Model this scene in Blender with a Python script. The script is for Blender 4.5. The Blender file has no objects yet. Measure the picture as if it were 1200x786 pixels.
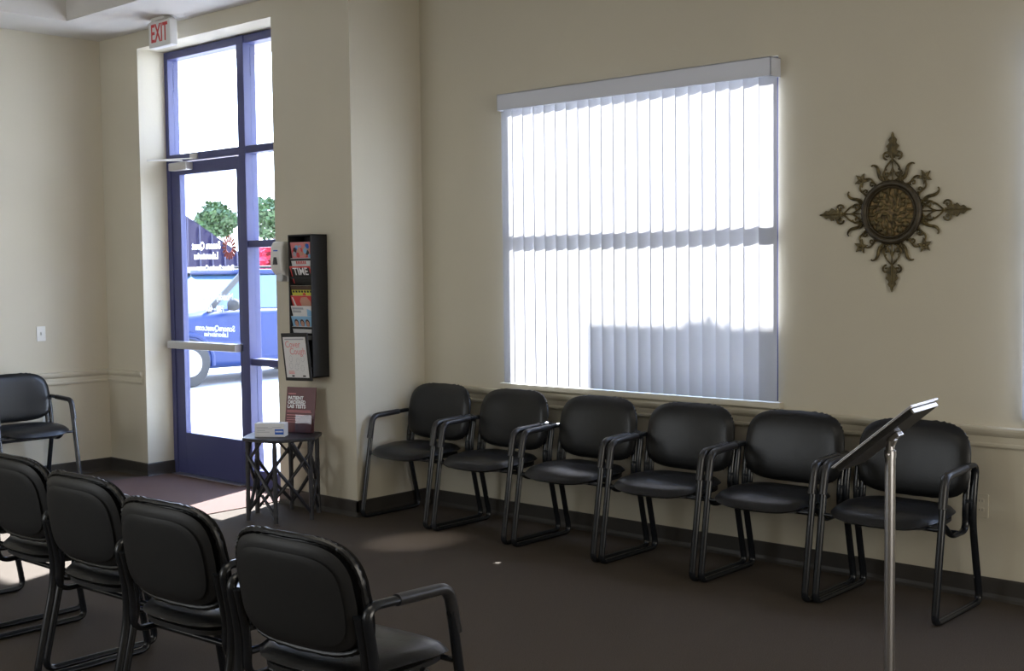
import bpy, bmesh, math, random
from mathutils import Vector, Matrix
random.seed(7)
R = math.radians
C = bpy.context.scene.collection
SC = bpy.context.scene
PI = math.pi

# ------------------------------------------------------------------ camera
F_PX = 1439.04
YAW, PITCH, ROLL = R(42.177), R(3.081), R(-0.671)
EYE = Vector((0, 0, 1.6))
fw = Vector((-math.sin(YAW)*math.cos(PITCH), math.cos(YAW)*math.cos(PITCH), -math.sin(PITCH)))
rt = Vector((math.cos(YAW), math.sin(YAW), 0))
up = rt.cross(fw)
r2 = rt*math.cos(ROLL) + up*math.sin(ROLL)
u2 = -rt*math.sin(ROLL) + up*math.cos(ROLL)
cd = bpy.data.cameras.new('camera')
cd.sensor_fit = 'HORIZONTAL'; cd.sensor_width = 36.0; cd.lens = F_PX/1200*36
cd.clip_start = 0.05; cd.clip_end = 500
cam = bpy.data.objects.new('camera', cd); C.objects.link(cam)
m = Matrix((r2, u2, -fw)).transposed().to_4x4(); m.translation = EYE
cam.matrix_world = m
SC.camera = cam

# ------------------------------------------------------------------ light
W = bpy.data.worlds.new('sky'); SC.world = W; W.use_nodes = True
nt = W.node_tree; nt.nodes.clear()
out = nt.nodes.new('ShaderNodeOutputWorld'); bg = nt.nodes.new('ShaderNodeBackground')
tc = nt.nodes.new('ShaderNodeTexCoord'); sp = nt.nodes.new('ShaderNodeSeparateXYZ'); cr = nt.nodes.new('ShaderNodeValToRGB')
cr.color_ramp.elements[0].position = 0.0; cr.color_ramp.elements[0].color = (0.92, 0.95, 1.0, 1)
cr.color_ramp.elements[1].position = 0.7; cr.color_ramp.elements[1].color = (0.55, 0.70, 1.0, 1)
nt.links.new(tc.outputs['Generated'], sp.inputs[0]); nt.links.new(sp.outputs['Z'], cr.inputs[0])
nt.links.new(cr.outputs[0], bg.inputs['Color']); nt.links.new(bg.outputs[0], out.inputs[0])
bg.inputs['Strength'].default_value = 7.2
SUN_EL = R(42); SUN_AZ = Vector((0.31, -0.95, 0)).normalized()       # where the light travels
sun_dir = Vector((SUN_AZ.x*math.cos(SUN_EL), SUN_AZ.y*math.cos(SUN_EL), -math.sin(SUN_EL)))
sd = bpy.data.lights.new('sun', 'SUN'); sd.energy = 35; sd.angle = R(1.0); sd.color = (1.0, 0.95, 0.88)
so = bpy.data.objects.new('sun', sd); C.objects.link(so); so.rotation_euler = sun_dir.to_track_quat('-Z', 'Y').to_euler()
so.location = (0, 0, 12)
def portal(name, loc, rot, sx, sy):
    l = bpy.data.lights.new(name, 'AREA'); l.shape = 'RECTANGLE'; l.size = sx; l.size_y = sy
    l.cycles.is_portal = True
    o = bpy.data.objects.new(name, l); C.objects.link(o); o.location = loc; o.rotation_euler = rot
def lamp(name, loc, rot, sx, sy, power, col):
    l = bpy.data.lights.new(name, 'AREA'); l.shape = 'RECTANGLE'; l.size = sx; l.size_y = sy
    l.energy = power; l.color = col
    o = bpy.data.objects.new(name, l); C.objects.link(o); o.location = loc; o.rotation_euler = rot
portal('door_portal', (-7.73, 5.68, 1.68), (R(-90), 0, 0), 1.8, 3.4)
# spot added with no fixture: soft light pool on the carpet by the second chair
gl_ = bpy.data.lights.new('added_pool_spot', 'SPOT'); gl_.energy = 560; gl_.spot_size = R(6.6); gl_.spot_blend = 1.0; gl_.shadow_soft_size = 0.02; gl_.color = (1.0, 0.95, 0.92)
glo = bpy.data.objects.new('added_pool_spot', gl_); C.objects.link(glo); glo.location = (-6.1, 1.6, 3.70)
glo.rotation_euler = (Vector((-5.27, 4.93, 0))-Vector(glo.location)).to_track_quat('-Z', 'Y').to_euler()
# daylight from the right side of the room, then two added fill lamps
lamp('side_window_daylight', (2.5, 1.6, 1.75), (R(90), 0, R(90)), 3.0, 1.9, 68, (1.0, 0.94, 0.84))
lamp('rear_fill', (-7.2, -2.9, 1.9), (R(90), 0, 0), 2.8, 2.4, 48, (0.9, 0.95, 1.0))  # added fill from behind the camera, no window in that wall
lamp('overhead_fill', (-3.2, 1.4, 3.5), (0, 0, 0), 2.4, 1.2, 12, (1.0, 0.93, 0.78))  # added fill from overhead, no fixture there
SC.view_settings.view_transform = 'Standard'; SC.view_settings.look = 'None'
SC.view_settings.exposure = 0.8; SC.view_settings.gamma = 1.0; SC.view_settings.use_curve_mapping = False
cy = SC.cycles
cy.max_bounces = 10; cy.diffuse_bounces = 5; cy.glossy_bounces = 4; cy.transmission_bounces = 6; cy.transparent_max_bounces = 12
cy.sample_clamp_indirect = 6.0; cy.caustics_reflective = False; cy.caustics_refractive = False
cy.use_denoising = True
try: cy.denoiser = 'OPENIMAGEDENOISE'
except Exception: pass

# ------------------------------------------------------------------ materials
def mat(name, col, rough=0.5, metal=0.0, spec=0.5, noise=None, bump=None, coat=0.0):
    """noise=(scale, amount) varies the colour; bump=(scale, strength, distance)"""
    mt = bpy.data.materials.new(name); mt.use_nodes = True
    n = mt.node_tree; b = n.nodes['Principled BSDF']
    b.inputs['Base Color'].default_value = (*col, 1); b.inputs['Roughness'].default_value = rough
    b.inputs['Metallic'].default_value = metal; b.inputs['Specular IOR Level'].default_value = spec
    b.inputs['Coat Weight'].default_value = coat
    tc = n.nodes.new('ShaderNodeTexCoord')
    if noise:
        t = n.nodes.new('ShaderNodeTexNoise'); t.inputs['Scale'].default_value = noise[0]; t.inputs['Detail'].default_value = 4
        r = n.nodes.new('ShaderNodeValToRGB')
        r.color_ramp.elements[0].position = 0.3; r.color_ramp.elements[1].position = 0.7
        a = noise[1]
        r.color_ramp.elements[0].color = (*[c*(1-a) for c in col], 1); r.color_ramp.elements[1].color = (*[min(1, c*(1+a)) for c in col], 1)
        n.links.new(tc.outputs['Object'], t.inputs['Vector']); n.links.new(t.outputs[0], r.inputs[0]); n.links.new(r.outputs[0], b.inputs['Base Color'])
    if bump:
        t = n.nodes.new('ShaderNodeTexNoise'); t.inputs['Scale'].default_value = bump[0]; t.inputs['Detail'].default_value = 3
        bp = n.nodes.new('ShaderNodeBump'); bp.inputs['Strength'].default_value = bump[1]; bp.inputs['Distance'].default_value = bump[2]
        n.links.new(tc.outputs['Object'], t.inputs['Vector']); n.links.new(t.outputs[0], bp.inputs['Height']); n.links.new(bp.outputs[0], b.inputs['Normal'])
    return mt
M = {}
M['wall'] = mat('beige_wall_paint', (0.60, 0.56, 0.45), 0.75, noise=(1.2, 0.03), bump=(55, 0.25, 0.002))
M['trim'] = mat('cream_trim_paint', (0.60, 0.56, 0.45), 0.5)
M['ceiling'] = mat('white_ceiling_paint', (0.62, 0.60, 0.56), 0.85, bump=(60, 0.2, 0.002))
M['carpet'] = mat('brown_grey_carpet', (0.082, 0.067, 0.053), 0.95, spec=0.15, noise=(220, 0.35), bump=(260, 0.8, 0.004))
M['walkoff'] = mat('walk_off_brown_carpet', (0.105, 0.066, 0.056), 0.95, spec=0.15, noise=(160, 0.3), bump=(200, 0.8, 0.004))
M['base'] = mat('dark_vinyl_base', (0.040, 0.036, 0.032), 0.45)
M['leather'] = mat('black_vinyl_leather', (0.007, 0.0075, 0.0085), 0.33, spec=0.42, bump=(140, 0.35, 0.0015))
M['plastic'] = mat('black_moulded_plastic', (0.012, 0.0125, 0.014), 0.5, bump=(420, 0.25, 0.0008))
M['frame'] = mat('black_enamel_steel', (0.010, 0.012, 0.016), 0.26, spec=0.55)
M['armpad'] = mat('black_urethane_arm', (0.022, 0.022, 0.024), 0.33)
M['navy'] = mat('blue_glow_frame', (0.060, 0.068, 0.190), 0.42, metal=0.0, spec=0.6)  # blue glow around the bright door glass is put into this colour
M['silver'] = mat('brushed_silver_metal', (0.62, 0.62, 0.64), 0.3, metal=1.0)
M['grey_al'] = mat('pale_grey_aluminium', (0.55, 0.54, 0.53), 0.4, metal=0.3)
M['white_plastic'] = mat('white_plastic', (0.75, 0.75, 0.72), 0.4)
M['valance'] = mat('pale_vinyl_valance', (0.68, 0.71, 0.80), 0.45)
M['grey_plastic'] = mat('grey_dispenser_plastic', (0.52, 0.53, 0.54), 0.35)
M['window_grey'] = mat('dark_level_window', (0.05, 0.05, 0.06), 0.2)
M['exit_white'] = mat('exit_sign_white', (0.72, 0.72, 0.70), 0.4)
M['rack'] = mat('black_painted_rack', (0.012, 0.012, 0.014), 0.5)
M['wood_black'] = mat('black_stained_twig', (0.018, 0.018, 0.022), 0.42, noise=(30, 0.4), bump=(40, 0.4, 0.003))
M['bronze'] = mat('aged_bronze', (0.115, 0.088, 0.035), 0.5, metal=0.35, noise=(40, 0.6), bump=(90, 0.6, 0.003))
M['bronze_dark'] = mat('dark_bronze_rim', (0.050, 0.038, 0.020), 0.45, metal=0.3, noise=(30, 0.4))
M['bronze_gold'] = mat('rubbed_gold_bronze', (0.20, 0.135, 0.055), 0.55, metal=0.3, noise=(45, 0.7), bump=(60, 0.8, 0.004))
M['paper'] = mat('white_paper', (0.75, 0.75, 0.76), 0.6)
M['maroon'] = mat('maroon_print', (0.105, 0.012, 0.015), 0.4)
M['blue_print'] = mat('blue_print', (0.02, 0.12, 0.55), 0.5)
M['red_print'] = mat('red_print', (0.62, 0.06, 0.06), 0.5)
M['pink_print'] = mat('pale_red_print', (0.72, 0.25, 0.27), 0.6)
M['grey_print'] = mat('grey_print', (0.40, 0.41, 0.45), 0.6)
M['yellow_print'] = mat('yellow_print', (0.62, 0.60, 0.08), 0.5)
M['skin_print'] = mat('skin_tone_print', (0.55, 0.30, 0.22), 0.5)
M['hair_print'] = mat('dark_hair_print', (0.06, 0.03, 0.02), 0.5)
M['sky_print'] = mat('sky_blue_print', (0.25, 0.48, 0.72), 0.5)
M['black_print'] = mat('black_print', (0.015, 0.015, 0.015), 0.4)
M['letter_white'] = mat('white_vinyl_letter', (0.9, 0.9, 0.92), 0.5)
M['logo_red'] = mat('orange_red_vinyl', (0.85, 0.13, 0.06), 0.5)
M['asphalt'] = mat('pale_asphalt', (0.46, 0.45, 0.44), 0.9, noise=(3, 0.08), bump=(60, 0.5, 0.01))
M['stucco'] = mat('tan_stucco', (0.45, 0.38, 0.30), 0.9, bump=(30, 0.4, 0.01))
M['car_blue'] = mat('dark_blue_car_paint', (0.005, 0.018, 0.085), 0.35, spec=0.3)
M['car_glass'] = mat('car_tinted_glass', (0.03, 0.07, 0.12), 0.05, spec=1.0)
M['tyre'] = mat('black_tyre', (0.02, 0.02, 0.02), 0.8)
M['hub'] = mat('grey_wheel_rim', (0.35, 0.36, 0.38), 0.35, metal=0.6)
M['roof_metal'] = mat('violet_grey_metal_roof', (0.007, 0.005, 0.020), 0.9, spec=0.1)
M['roof_rib'] = mat('pale_roof_seam', (0.03, 0.028, 0.05), 0.9, spec=0.1)
M['leaf'] = mat('green_foliage', (0.035, 0.075, 0.020), 0.6, noise=(3, 0.5))
M['leaf_red'] = mat('red_blossom_foliage', (0.42, 0.02, 0.05), 0.6, noise=(5, 0.6))
M['bark'] = mat('brown_bark', (0.10, 0.07, 0.05), 0.9, noise=(8, 0.3))
M['dark_gap'] = mat('outlet_slot', (0.05, 0.05, 0.05), 0.6)

def glass_mat(name, tint, refl=0.06):
    mt = bpy.data.materials.new(name); mt.use_nodes = True; n = mt.node_tree; n.nodes.clear()
    o = n.nodes.new('ShaderNodeOutputMaterial'); tr = n.nodes.new('ShaderNodeBsdfTransparent'); gl = n.nodes.new('ShaderNodeBsdfGlossy')
    mx = n.nodes.new('ShaderNodeMixShader'); tr.inputs[0].default_value = (*tint, 1); gl.inputs['Roughness'].default_value = 0.01
    mx.inputs[0].default_value = refl
    n.links.new(tr.outputs[0], mx.inputs[1]); n.links.new(gl.outputs[0], mx.inputs[2]); n.links.new(mx.outputs[0], o.inputs[0])
    return mt
M['glass'] = glass_mat('clear_window_glass', (0.86, 0.90, 0.96))
M['acrylic'] = glass_mat('clear_acrylic', (0.90, 0.90, 0.92), 0.04)
def vane_mat():
    mt = bpy.data.materials.new('translucent_vinyl_vane'); mt.use_nodes = True; n = mt.node_tree; n.nodes.clear()
    o = n.nodes.new('ShaderNodeOutputMaterial'); d = n.nodes.new('ShaderNodeBsdfDiffuse'); t = n.nodes.new('ShaderNodeBsdfTranslucent')
    mx = n.nodes.new('ShaderNodeMixShader'); d.inputs[0].default_value = (0.62, 0.62, 0.64, 1); t.inputs[0].default_value = (0.22, 0.21, 0.207, 1)
    mx.inputs[0].default_value = 0.50
    n.links.new(d.outputs[0], mx.inputs[1]); n.links.new(t.outputs[0], mx.inputs[2]); n.links.new(mx.outputs[0], o.inputs[0])
    return mt
M['vane'] = vane_mat()
M['letter_film'] = M['vane'].copy(); M['letter_film'].name = 'white_translucent_film'
for n_ in M['letter_film'].node_tree.nodes:
    if n_.bl_idname in ('ShaderNodeBsdfTranslucent', 'ShaderNodeBsdfDiffuse'): n_.inputs[0].default_value = (.9, .9, .92, 1)

# ------------------------------------------------------------------ helpers
def tag(o, label=None, cat=None, group=None, kind=None):
    if label: o['label'] = label
    if cat: o['category'] = cat
    if group: o['group'] = group
    if kind: o['kind'] = kind
    return o
def empty(name, loc, rz=0, **k):
    o = bpy.data.objects.new(name, None); C.objects.link(o); o.location = loc; o.rotation_euler = (0, 0, rz)
    o.empty_display_size = 0.1
    return tag(o, **k)
def copy_tree(o, parent=None):
    c = o.copy(); C.objects.link(c)
    if parent: c.parent = parent
    for ch in list(o.children): copy_tree(ch, c)
    return c
class MB:
    def __init__(s): s.v = []; s.f = []
    def add(s, vs, fs):
        k = len(s.v); s.v += [tuple(v) for v in vs]; s.f += [tuple(i+k for i in f) for f in fs]; return s
    def box(s, x0, x1, y0, y1, z0, z1):
        vs = [(x, y, z) for z in (z0, z1) for y in (y0, y1) for x in (x0, x1)]
        return s.add(vs, [(0,2,3,1), (4,5,7,6), (0,1,5,4), (2,6,7,3), (0,4,6,2), (1,3,7,5)])
    def bar(s, a, b, w, h=None, upv=(0, 0, 1)):
        a = Vector(a); b = Vector(b); h = h or w; d = (b-a).normalized(); U = Vector(upv)
        if abs(d.dot(U)) > 0.98: U = Vector((1, 0, 0))
        sx = d.cross(U).normalized()*w/2; sz = sx.cross(d).normalized()*h/2
        vs = [p+i*sx+j*sz for p in (a, b) for i, j in ((-1,-1), (1,-1), (1,1), (-1,1))]
        return s.add(vs, [(3,2,1,0), (4,5,6,7), (0,1,5,4), (1,2,6,5), (2,3,7,6), (3,0,4,7)])
    def tube(s, path, r, r2=None, n=10, side=None, closed=False, radii=None, caps=True):
        """sweep an ellipse (r sideways, r2 the other way) along a path"""
        P = [Vector(p) for p in path]; N = len(P); r2 = r2 or r; vs = []; fs = []; prev = None
        for i, p in enumerate(P):
            if closed: t = (P[(i+1) % N]-P[i-1]).normalized()
            else: t = (P[min(i+1, N-1)]-P[max(i-1, 0)]).normalized()
            if side is not None: sx = Vector(side); sx = (sx - t*sx.dot(t)).normalized()
            else:
                if prev is None:
                    a = Vector((0, 0, 1)) if abs(t.z) < 0.9 else Vector((1, 0, 0)); sx = t.cross(a).normalized()
                else: sx = (prev - t*prev.dot(t)).normalized()
                prev = sx
            sy = t.cross(sx); k = radii[i] if radii else 1
            for j in range(n):
                a = 2*PI*j/n; vs.append(p + sx*math.cos(a)*r*k + sy*math.sin(a)*r2*k)
        L = N if closed else N-1
        for i in range(L):
            for j in range(n):
                a = i*n+j; b = i*n+(j+1) % n; c = ((i+1) % N)*n+(j+1) % n; d = ((i+1) % N)*n+j
                fs.append((a, b, c, d))
        if not closed and caps: fs += [tuple(range(n-1, -1, -1)), tuple((N-1)*n+j for j in range(n))]
        return s.add(vs, fs)
    def lathe(s, prof, n=24, c=(0, 0, 0), axis='z'):
        vs = []; fs = []; N = len(prof)
        for r, z in prof:
            for j in range(n):
                a = 2*PI*j/n
                q = (r*math.cos(a), r*math.sin(a), z)
                if axis == 'y': q = (q[0], q[2], q[1])
                if axis == 'x': q = (q[2], q[0], q[1])
                vs.append((q[0]+c[0], q[1]+c[1], q[2]+c[2]))
        for i in range(N-1):
            for j in range(n): fs.append((i*n+j, i*n+(j+1) % n, (i+1)*n+(j+1) % n, (i+1)*n+j))
        fs += [tuple(range(n-1, -1, -1)), tuple((N-1)*n+j for j in range(n))]
        return s.add(vs, fs)
    def prism(s, pts, z0, z1, axis='z'):
        n = len(pts)
        def q(x, y, z): return (x, y, z) if axis == 'z' else ((x, z, y) if axis == 'y' else (z, x, y))
        vs = [q(x, y, z0) for x, y in pts]+[q(x, y, z1) for x, y in pts]
        fs = [tuple(range(n-1, -1, -1)), tuple(range(n, 2*n))]+[(i, (i+1) % n, n+(i+1) % n, n+i) for i in range(n)]
        return s.add(vs, fs)
    def ball(s, c, r, sx=1, sy=1, sz=1, n=10, k=6):
        prof = [(max(1e-4, r*math.sin(PI*i/k)), -r*math.cos(PI*i/k)) for i in range(k+1)]
        vs = []; fs = []
        for a, z in prof:
            for j in range(n):
                t = 2*PI*j/n; vs.append((c[0]+a*math.cos(t)*sx, c[1]+a*math.sin(t)*sy, c[2]+z*sz))
        for i in range(k):
            for j in range(n): fs.append((i*n+j, i*n+(j+1) % n, (i+1)*n+(j+1) % n, (i+1)*n+j))
        return s.add(vs, fs)
    def xf(s, Mx): s.v = [tuple(Mx @ Vector(v)) for v in s.v]; return s
    def build(s, name, m, parent=None, smooth=False, bevel=0, sub=0):
        me = bpy.data.meshes.new(name); me.from_pydata(s.v, [], s.f)
        bm = bmesh.new(); bm.from_mesh(me); bmesh.ops.recalc_face_normals(bm, faces=bm.faces); bm.to_mesh(me); bm.free()
        me.update(); o = bpy.data.objects.new(name, me); C.objects.link(o); me.materials.append(m)
        if smooth:
            me.polygons.foreach_set('use_smooth', [True]*len(me.polygons))
            try: me.set_sharp_from_angle(angle=R(40))
            except Exception: pass
        if bevel:
            b = o.modifiers.new('bevel', 'BEVEL'); b.width = bevel; b.segments = 2; b.limit_method = 'ANGLE'; b.angle_limit = R(35)
        if sub:
            b = o.modifiers.new('sub', 'SUBSURF'); b.levels = sub; b.render_levels = sub
        if parent: o.parent = parent
        return o
def fillet(pts, rad, n=6, closed=False):
    P = [Vector(p) for p in pts]; N = len(P); out = []
    if not isinstance(rad, (list, tuple)): rad = [rad]*N
    for i, p in enumerate(P):
        if not closed and i in (0, N-1): out.append(p); continue
        a = P[i-1]; b = P[(i+1) % N]; da = (a-p); db = (b-p)
        r = min(rad[i], da.length*0.49, db.length*0.49); da.normalize(); db.normalize()
        if r < 1e-4: out.append(p); continue
        s0 = p+da*r; s1 = p+db*r
        for k in range(n+1):
            t = k/n; out.append(s0*(1-t)**2 + p*2*t*(1-t) + s1*t**2)
    return out
def rrect(w, h, r, n=6, cx=0, cy=0):
    pts = []
    for (sx, sy, a0) in ((1, 1, 0), (-1, 1, 90), (-1, -1, 180), (1, -1, 270)):
        for k in range(n+1):
            a = R(a0+90*k/n); pts.append((cx+sx*(w/2-r)+r*math.cos(a), cy+sy*(h/2-r)+r*math.sin(a)))
    return pts
def text_mesh(name, body, size, m, parent, mtx, sx=1.0, depth=0.001, align='CENTER', bold=0.0):
    cu = bpy.data.curves.new(name, 'FONT'); cu.body = body; cu.size = size; cu.align_x = align; cu.align_y = 'CENTER'; cu.extrude = depth
    cu.offset = bold; cu.resolution_u = 3
    o = bpy.data.objects.new(name, cu); C.objects.link(o)
    dg = bpy.context.evaluated_depsgraph_get(); me = bpy.data.meshes.new_from_object(o.evaluated_get(dg)); me.name = name
    bpy.data.objects.remove(o); bpy.data.curves.remove(cu)
    me.transform(mtx @ Matrix.Diagonal((sx, 1, 1, 1))); me.materials.clear(); me.materials.append(m)
    o = bpy.data.objects.new(name, me); C.objects.link(o)
    if parent: o.parent = parent
    return o
RX90 = Matrix.Rotation(R(90), 4, 'X')      # text upright, reading towards -Y
def T(x, y, z): return Matrix.Translation((x, y, z))
def struct(name, mb, m, parent=None, **k):
    o = mb.build(name, m, parent, **k)
    if parent is None: o['kind'] = 'structure'
    return o

# ------------------------------------------------------------------ room shell
XL, XI = -9.156, -6.086          # left wall, inner corner of the pier
YP, YW, YD = 5.199, 5.821, 5.434 # pier face, window wall, door frame face
ZC = 3.467
XD0, XD1, ZH = -8.60, -6.90, 3.340   # entrance opening
XR, YB = 2.6, -3.0
TH = 0.10
WX0, WX1, WZ0, WZ1 = -5.326, -3.350, 0.873, 2.712       # blinds window opening
VX0, VX1 = -2.060, -0.2                               # second window opening, mostly outside the picture
struct('floor', MB().box(XL-.3, XR+.3, YB-.3, YW+TH, -0.12, 0), M['carpet'])
walk = struct('floor_entrance', MB().box(-8.62, -6.92, 4.0, YD, 0.0, 0.006), M['walkoff'])
struct('wall_left', MB().box(XL-.25, XL, YB-.3, YP+.5, 0, ZC+.4), M['wall'])
w = MB()
w.box(XL-.25, XD0, YP, YD+.12, 0, ZC+.4); w.box(XD0, XD1, YP, YD+.12, ZH, ZC+.4)
w.box(XD1, XI, YP, YW+TH, 0, ZC+.4)
struct('wall_entrance', w, M['wall'])
w = MB()
w.box(XI, WX0, YW, YW+TH, 0, ZC+.4); w.box(WX1, VX0, YW, YW+TH, 0, ZC+.4); w.box(VX1, XR+.3, YW, YW+TH, 0, ZC+.4)
for a, b in ((WX0, WX1), (VX0, VX1)):
    w.box(a, b, YW, YW+TH, 0, WZ0); w.box(a, b, YW, YW+TH, WZ1, ZC+.4)
struct('wall_window', w, M['wall'])
struct('wall_right', MB().box(XR, XR+.3, YB-.3, YW, 0, ZC+.4), M['wall'])
struct('wall_back', MB().box(XL, XR, YB-.3, YB, 0, ZC+.4), M['wall'])
TX0, TX1, TY0, TY1 = -8.577, 1.4, -1.8, 4.61
c = MB()
c.box(XL, TX0, YB, YW, ZC, ZC+.45); c.box(TX1, XR, YB, YW, ZC, ZC+.45)
c.box(TX0, TX1, TY1, YW, ZC, ZC+.45); c.box(TX0, TX1, YB, TY0, ZC, ZC+.45)
c.box(TX0, TX1, TY0, TY1, ZC+.28, ZC+.45)
struct('ceiling', c, M['ceiling'])
# vinyl base, one run per wall
BH = 0.105; BT = 0.012
def coved(a, b, nrm):
    mb = MB(); a = Vector((*a, 0)); b = Vector((*b, 0)); n = Vector((*nrm, 0))
    prof = [(0, 0), (BT+.012, 0), (BT+.004, .012), (BT, .03), (BT, BH-.006), (BT-.005, BH), (0, BH)]
    vs = [p + n*t + Vector((0, 0, z)) for p in (a, b) for t, z in prof]; k = len(prof)
    mb.add(vs, [tuple(range(k)), tuple(range(2*k-1, k-1, -1))]+[(i, (i+1) % k, k+(i+1) % k, k+i) for i in range(k)])
    return mb
struct('baseboard_left', coved((XL, YB), (XL, YP), (1, 0)), M['base'])
struct('baseboard_entrance', coved((XL, YP), (XD0, YP), (0, -1)), M['base'])
struct('baseboard_jamb', coved((XD0, YP-BT), (XD0, YD), (1, 0)), M['base'])
struct('baseboard_pier', coved((XD1, YP), (XI+BT, YP), (0, -1)), M['base'])
struct('baseboard_return', coved((XI, YP-BT), (XI, YW), (1, 0)), M['base'])
struct('baseboard_window', coved((XI, YW), (XR, YW), (0, -1)), M['base'])
def rail(a, b, nrm):
    mb = MB(); a = Vector((*a, 0)); b = Vector((*b, 0)); n = Vector((*nrm, 0))
    prof = [(0, .695), (.010, .697), (.016, .706), (.016, .716), (.010, .722), (.010, .752), (.018, .758), (.026, .770), (.030, .783), (.030, .794), (.022, .799), (0, .799)]
    vs = [p + n*t + Vector((0, 0, z+.031)) for p in (a, b) for t, z in prof]; k = len(prof)
    mb.add(vs, [tuple(range(k)), tuple(range(2*k-1, k-1, -1))]+[(i, (i+1) % k, k+(i+1) % k, k+i) for i in range(k)])
    return mb
struct('trim_left', rail((XL, YB), (XL, YP), (1, 0)), M['trim'])
struct('trim_entrance', rail((XL, YP), (XD0-.035, YP), (0, -1)), M['trim'])
struct('trim_window', rail((XI, YW), (XR, YW), (0, -1)), M['trim'])
struct('trim_sill', MB().box(WX0-.03, WX1+.03, YW-.036, YW+.05, .838, .873), M['trim'], bevel=.004)
struct('trim_sill_2', MB().box(VX0+.03, VX1+.03, YW-.036, YW+.05, .838, .873), M['trim'], bevel=.004)

# ------------------------------------------------------------------ windows behind the blinds
def window(name, x0, x1):
    r = empty(name, ((x0+x1)/2, YW+.06, WZ0), kind='structure')
    f = MB(); cx = (x0+x1)/2; h = WZ1-WZ0; hw = (x1-x0)/2; t = .03
    f.box(-hw, hw, -.03, .04, 0, t); f.box(-hw, hw, -.03, .04, h-.018, h)
    f.box(-hw, -hw+t, -.03, .04, t, h-t); f.box(hw-t, hw, -.03, .04, t, h-t)
    f.box(-hw+t, hw-t, -.03, .03, 1.842-WZ0, 1.876-WZ0)
    f.build('window_frame', M['navy'], r)
    MB().box(-hw+t, hw-t, 0, .006, t, 1.842-WZ0).build('window_pane', M['glass'], r)
    MB().box(-hw+t, hw-t, 0, .006, 1.876-WZ0, h-t).build('window_pane', M['glass'], r)
window('window_1', WX0, WX1); window('window_2', VX0, VX1)

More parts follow.
